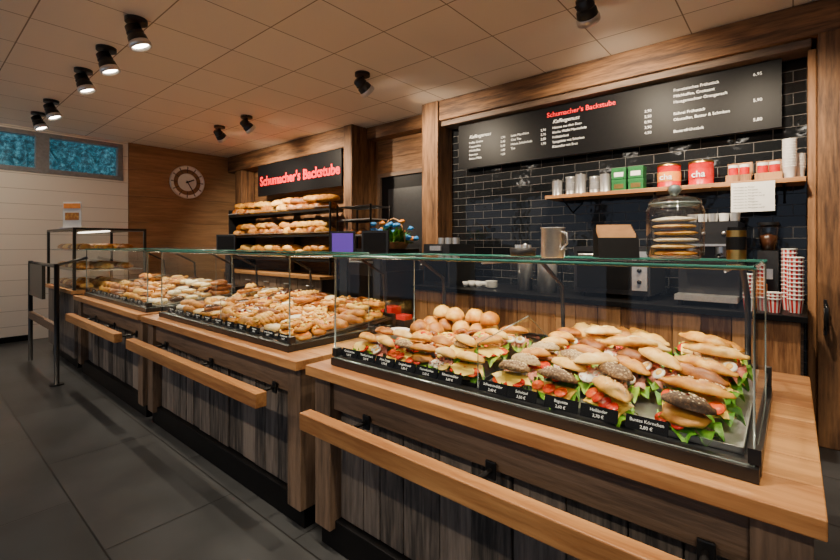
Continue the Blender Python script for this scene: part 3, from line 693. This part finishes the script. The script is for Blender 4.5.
# ------------------------------------------------------------ menu board
b = MB(); b.box(-3.02, -.065, 4.27, 4.31, 2.28, 2.795, M_blackm); o = b.fin('menu_board')
Y = 4.268
text("Schumacher's Backstube", (-1.92, Y, 2.69), .068, M_redtxt, o, bold=.001)
def block(x, xp, z, rows, s=.033, dz=.062):
    for i, (a, p) in enumerate(rows):
        if not a: continue
        text(a, (x, Y, z - i * dz), s, M_whitetxt, o, ext=.0004)
        if p: text(p, (xp, Y, z - i * dz), s, M_whitetxt, o, align='RIGHT', ext=.0004)
text('Kaffeegenuss', (-2.87, Y, 2.62), .055, M_whitetxt, o, shear=.4)
block(-2.87, -2.40, 2.56, [('Kaffee Creme', '1,90'), ('Cappuccino', '2,40'), ('Milchkaffee', '2,60'), ('Espresso', '1,80'), ('Heisse Milch', '1,60')], .033, .046)
block(-2.33, -1.93, 2.56, [('Latte Macchiato', '2,90'), ('Chai Tee', '2,70'), ('Heisse Schokolade', '2,80'), ('Tee', '1,90')], .033, .046)
text('Kaffeegenuss', (-1.86, Y, 2.62), .052, M_whitetxt, o, shear=.4)
block(-1.86, -.95, 2.565, [('Heisses aus dem Eisen', '3,90'), ('frische Waffel Marmelade', '2,50'), ('Frühstücksei', '0,90'), ('Spiegeleier mit Schinken', '3,90'), ('Käseteller mit Brot', '4,50')], .033, .048)
block(-.78, -.18, 2.70, [('Französisches Frühstück', '6,95'), ('Milchkaffee, Croissant', ''), ('Hausgemachter Orangensaft', ''), ('', ''), ('Rührei Frühstück', '5,90'), ('Obstteller, Butter & Schinken', ''), ('', ''), ('Bauernfrühstück', '5,80')], .033, .050)

# ------------------------------------------------------------ bread niche
b = MB(); b.box(-7.25, -4.96, 4.10, 4.135, 2.24, 2.78, M_blackm); o = b.fin('bakery_sign')
text("Schumacher's Backstube", (-6.08, 4.097, 2.42), .222, M_redtxt, o, align='CENTER', bold=.007, ext=.004)
b = MB(); x0, x1 = -7.92, -4.98
for z in (1.17, 1.54, 1.91):
    b.box(x0, x1, 3.90, 4.35, z - .03, z, M_black); b.sweep([(x0, 3.89, z + .03), (x1, 3.89, z + .03)], .006, M_steel, 6)
for x in (x0, -6.45, x1):
    b.box(x - .012, x + .012, 4.30, 4.42, .96, 2.2, M_black)
b.box(x0 - .008, x0 + .008, 3.9, 4.3, .96, 2.02, M_black); b.box(x1 - .008, x1 + .008, 3.9, 3.93, .96, 2.0, M_black)
b.fin('bread_shelf')
b = MB()
for s, z in enumerate((1.17, 1.54, 1.91)):
    x = x0 + .18
    while x < x1 - .16:
        mt = R.choice([C_gold, C_brown, C_brown])
        a0 = R.choice([50, 20, 75]) + U(-12, 12)
        loaf(b, T((x, 4.08, z + .003)) @ RZ(a0), U(.16, .20), U(.07, .09), U(.08, .11), mt, R.choice([2, 3, 4]))
        if R.random() < .8: loaf(b, T((x + .07, 4.05, z + .11)) @ RZ(30 + U(-25, 25)) @ RY(U(-10, 10)), U(.15, .19), .072, .08, R.choice([C_gold, C_brown, C_gold]))
        x += .175
b.fin('bread_loaf_display')
b = MB(); b.box(-7.9, -5.0, 3.75, 4.42, .90, .94, M_top)
for i in range(5): b.box(-7.88 + i * .576, -7.32 + i * .576, 3.79, 3.81, .1, .895, M_frameZ); b.sweep([(-7.65 + i * .576, 3.775, .8), (-7.5 + i * .576, 3.775, .8)], .008, M_steel, 6)
b.box(-7.88, -5.02, 3.81, 4.40, 0, .895, M_plastic); b.fin('sideboard_cabinet')
b = MB(); b.box(-3.95, -3.30, 3.35, 3.95, 0.06, 1.10, M_plastic); b.box(-3.93, -3.32, 3.35, 3.9, 1.10, 1.345, M_plastic)
b.box(-3.88, -3.37, 3.338, 3.35, .3, 1.05, M_blackm); b.sweep([(-3.85, 3.31, 1.2), (-3.4, 3.31, 1.2)], .012, M_steel, 8); b.box(-3.86, -3.84, 3.3, 3.35, 1.19, 1.21, M_steel); b.box(-3.41, -3.39, 3.3, 3.35, 1.19, 1.21, M_steel)
for x in (-3.9, -3.35):
    for y in (3.4, 3.9): b.cyl(x, y, 0, .06, .03, M_black, 10)
b.fin('bread_slicer')
b = MB(); Mx = T((-3.40, 3.55, 1.347)) @ SC(1.35)
b.lathe([(0, 0), (.10, 0), (.13, .05), (.135, .055), (.12, .055), (.09, .01), (0, .01)], M_kraft, Mx)
b.sweep([(.13 * math.cos(a / 8 * math.pi), 0, .05 + .20 * math.sin(a / 8 * math.pi)) for a in range(9)], .006, M_kraft, 6, Mx)
M_leaf = crust('house_plant_leaf', (0.16, 0.45, 0.05), (0.06, 0.26, 0.03), (0.02, 0.11, 0.015)); M_blue = plain('blue_petals', (0.04, 0.30, 0.80), .5)
for i in range(110):
    a = U(0, 6.28); el = U(.1, 1.3); L = U(.10, .20); dx = Vector((math.cos(a) * math.cos(el), math.sin(a) * math.cos(el), math.sin(el))); up = Vector((-math.sin(a), math.cos(a), 0)) * .022
    p = Vector((math.cos(a) * .04, math.sin(a) * .04, .04)); q = p + dx * L
    b.add([p, p + dx * L * .6 + up, q + Vector((0, 0, -.02)), p + dx * L * .6 - up], [(0, 1, 2, 3)], M_leaf, False, Mx)
    if i % 6 == 0: blob(b, Mx @ T(q), .026, .026, .020, R.choice([M_blue, M_blue, M_orange]), .8, 8, 6, .3)
b.fin('flower_basket')
b = MB(); xa, xb = -4.62, -3.98
for x in (xa, xb):
    for y in (3.75, 4.1): b.sweep([(x, y, 0), (x, y, 1.90)], .014, M_black, 8)
for z in (.4, .8, 1.2, 1.5, 1.70, 1.88):
    for y in (3.75, 4.1): b.sweep([(xa, y, z), (xb, y, z)], .012, M_black, 6)
    for i in range(9): x = xa + (xb - xa) * i / 8; b.sweep([(x, 3.75, z), (x, 4.1, z)], .005, M_black, 4)
for z in (1.21, 1.51, 1.71):
    b.box(xa + .03, xb - .03, 3.78, 4.07, z, z + .012, M_steel)
for z in (1.222, 1.522):
    for i in range(3): blob(b, T((xa + .12 + i * .18, 3.92, z)), .08, .06, .05, C_brown, .4)
b.fin('wire_rack')
def till(x, y, ang, scr, w=.24, name='cash_register_screen'):
    b = MB(); Mx = T((x, y, .842)) @ RZ(ang)
    b.box(-.16, .16, -.15, .17, 0, .10, M_plastic, Mx); b.box(-.03, .03, 0, .04, .10, .5, M_black, Mx)
    b.box(-w / 2, w / 2, -.03, -.005, .46, .66, M_black, Mx); b.box(-w / 2 + .016, w / 2 - .016, -.032, -.0299, .48, .643, scr, Mx)
    b.box(-.12, .12, -.14, -.02, .10, .13, M_grey, Mx)
    b.fin(name, bevel=.003)
till(-2.76, 2.30, 40, M_screen, .20); till(-2.40, 2.32, 20, M_blackm, .22); till(-4.7, 2.3, 25, M_blackm)
b = MB(); b.box(-2.02, -1.93, 2.12, 2.24, .842, .90, M_plastic); b.box(-2.015, -1.935, 2.13, 2.20, .90, .93, M_red); b.fin('card_terminal')
b = MB(); b.box(-2.17, -2.07, 2.14, 2.24, .842, .97, M_red); b.box(-2.16, -2.08, 2.134, 2.14, .86, .93, M_white); b.box(-2.14, -2.10, 2.185, 2.195, .9705, .974, M_black); b.fin('donation_box')

# ------------------------------------------------------------ far self-service case, barrier
b = MB(); x0, x1, y0, y1 = -7.45, -6.12, 1.25, 1.95
b.box(x0, x1, y0, y1, .12, .84, M_plank); b.box(x0 - .02, x1 + .02, y0 - .03, y1 + .02, .84, .88, M_top); b.box(x0 + .04, x1 - .04, y0 + .04, y1 - .02, 0, .12, M_blackm)
for x in (x0, x1):
    for y in (y0, y1): b.box(x - .014, x + .014, y - .014, y + .014, .88, 1.56, M_black)
b.box(x0 - .014, x1 + .014, y0 - .014, y1 + .014, 1.56, 1.585, M_black)
pane(b, (x0, y0, .89), (x1, y0, .89), (x1, y0, 1.55), (x0, y0, 1.55)); pane(b, (x1, y0, .89), (x1, y1, .89), (x1, y1, 1.55), (x1, y0, 1.55))
for z in (1.09, 1.32):
    b.box(x0 + .02, x1 - .02, y0 + .02, y1 - .02, z, z + .012, M_alu)
for z in (.885, 1.105, 1.335):
    for i in range(9):
        for j in range(3): blob(b, T((x0 + .12 + i * .137, y0 + .14 + j * .2, z)) @ RZ(U(-30, 30)), .062, .07, .05, R.choice([C_gold, C_pale, C_brown]), .4)
b.box(x0 + .05, x1 - .05, 1.55, 1.60, 1.545, 1.559, M_added_led)  # glowing strip added under the top, as in the counter cases
b.fin('self_service_display_case')
b = MB(); Mx = T((-6.6, 1.33, 1.587)) @ RZ(35)
b.box(-.12, .12, -.005, .005, .01, .32, M_white, Mx); b.box(-.11, .11, -.007, -.005, .24, .30, M_orange, Mx); b.box(-.13, .13, -.04, .04, 0, .012, M_alu, Mx)
b.box(-.09, .09, -.0065, -.005, .10, .19, C_gold, Mx); b.fin('leaflet_stand')
b = MB()
b.sweep([(-5.58, 1.0, 0.01), (-5.58, 1.0, 1.20)], .022, M_black, 12); b.cyl(-5.58, 1.0, 0, .012, .06, M_black)
b.sweep([(-5.58, 1.0, 1.19), (-5.62, 1.20, 1.24), (-5.60, 1.255, 1.26)], .014, M_black, 8)
b.sweep([(-5.58, 1.0, 1.18), (-6.95, 1.0, 1.18)], .018, M_black, 8); b.box(-6.95, -6.2, .985, 1.015, .80, 1.17, M_plastic)
b.sweep([(-6.95, 1.0, 0.01), (-6.95, 1.0, 1.20)], .022, M_black, 12); b.box(-6.95, -5.58, .98, 1.02, .52, .60, M_frame)
b.fin('queue_barrier')
b = MB(); Mx = T((FX + .025, 3.39, 2.53)) @ RY(90)
b.lathe([(.235, .01), (.235, .02), (.29, .02), (.29, .01)], M_white, Mx, 48, False); b.lathe([(.285, 0), (.285, .035), (.30, .035), (.30, 0)], M_steel, Mx, 48); b.lathe([(.15, 0), (.15, .02), (.16, .02), (.16, 0)], M_white, Mx, 48)
b.lathe([(0, .008), (.15, .008)], M_white, Mx, 40, False); b.lathe([(.16, .005), (.24, .005)], M_veneer, Mx, 40, False)
for i in range(12): b.box(-.004, .004, .17, .285, .02, .024, M_black, Mx @ RZ(i * 30)); b.box(.008, .014, .24, .28, .02, .024, M_black, Mx @ RZ(i * 30))
b.box(-.008, .008, -.03, .20, .026, .03, M_black, Mx @ RZ(-60)); b.box(-.011, .011, -.03, .13, .022, .026, M_black, Mx @ RZ(25)); b.lathe([(0, .034), (.018, .034), (.018, .01)], M_black, Mx, 16)
b.fin('wall_clock')
b = MB(); b.box(.16, .175, 4.06, 4.10, .78, 1.02, M_black); b.sweep([(.17, 4.06, .98), (.17, 4.0, .97), (.17, 4.0, .84), (.17, 4.06, .82)], .012, M_black, 8); b.fin('towel_hook')

# ------------------------------------------------------------ world, camera
w = bpy.data.worlds.new('World'); bpy.context.scene.world = w; w.use_nodes = True
bg = w.node_tree.nodes['Background']; bg.inputs[0].default_value = (0.70, 0.80, 1.0, 1); bg.inputs[1].default_value = 0.55
cd = bpy.data.cameras.new('camera'); cam = bpy.data.objects.new('camera', cd); bpy.context.scene.collection.objects.link(cam)
cd.sensor_width = 36; cd.lens = 36 * 440 / 840; cd.shift_y = -36 / 840; cd.clip_start = .02
cam.location = (0, 0, 1.4); cam.rotation_euler = (math.radians(90), 0, math.atan2(0.647, 0.763))
bpy.context.scene.camera = cam
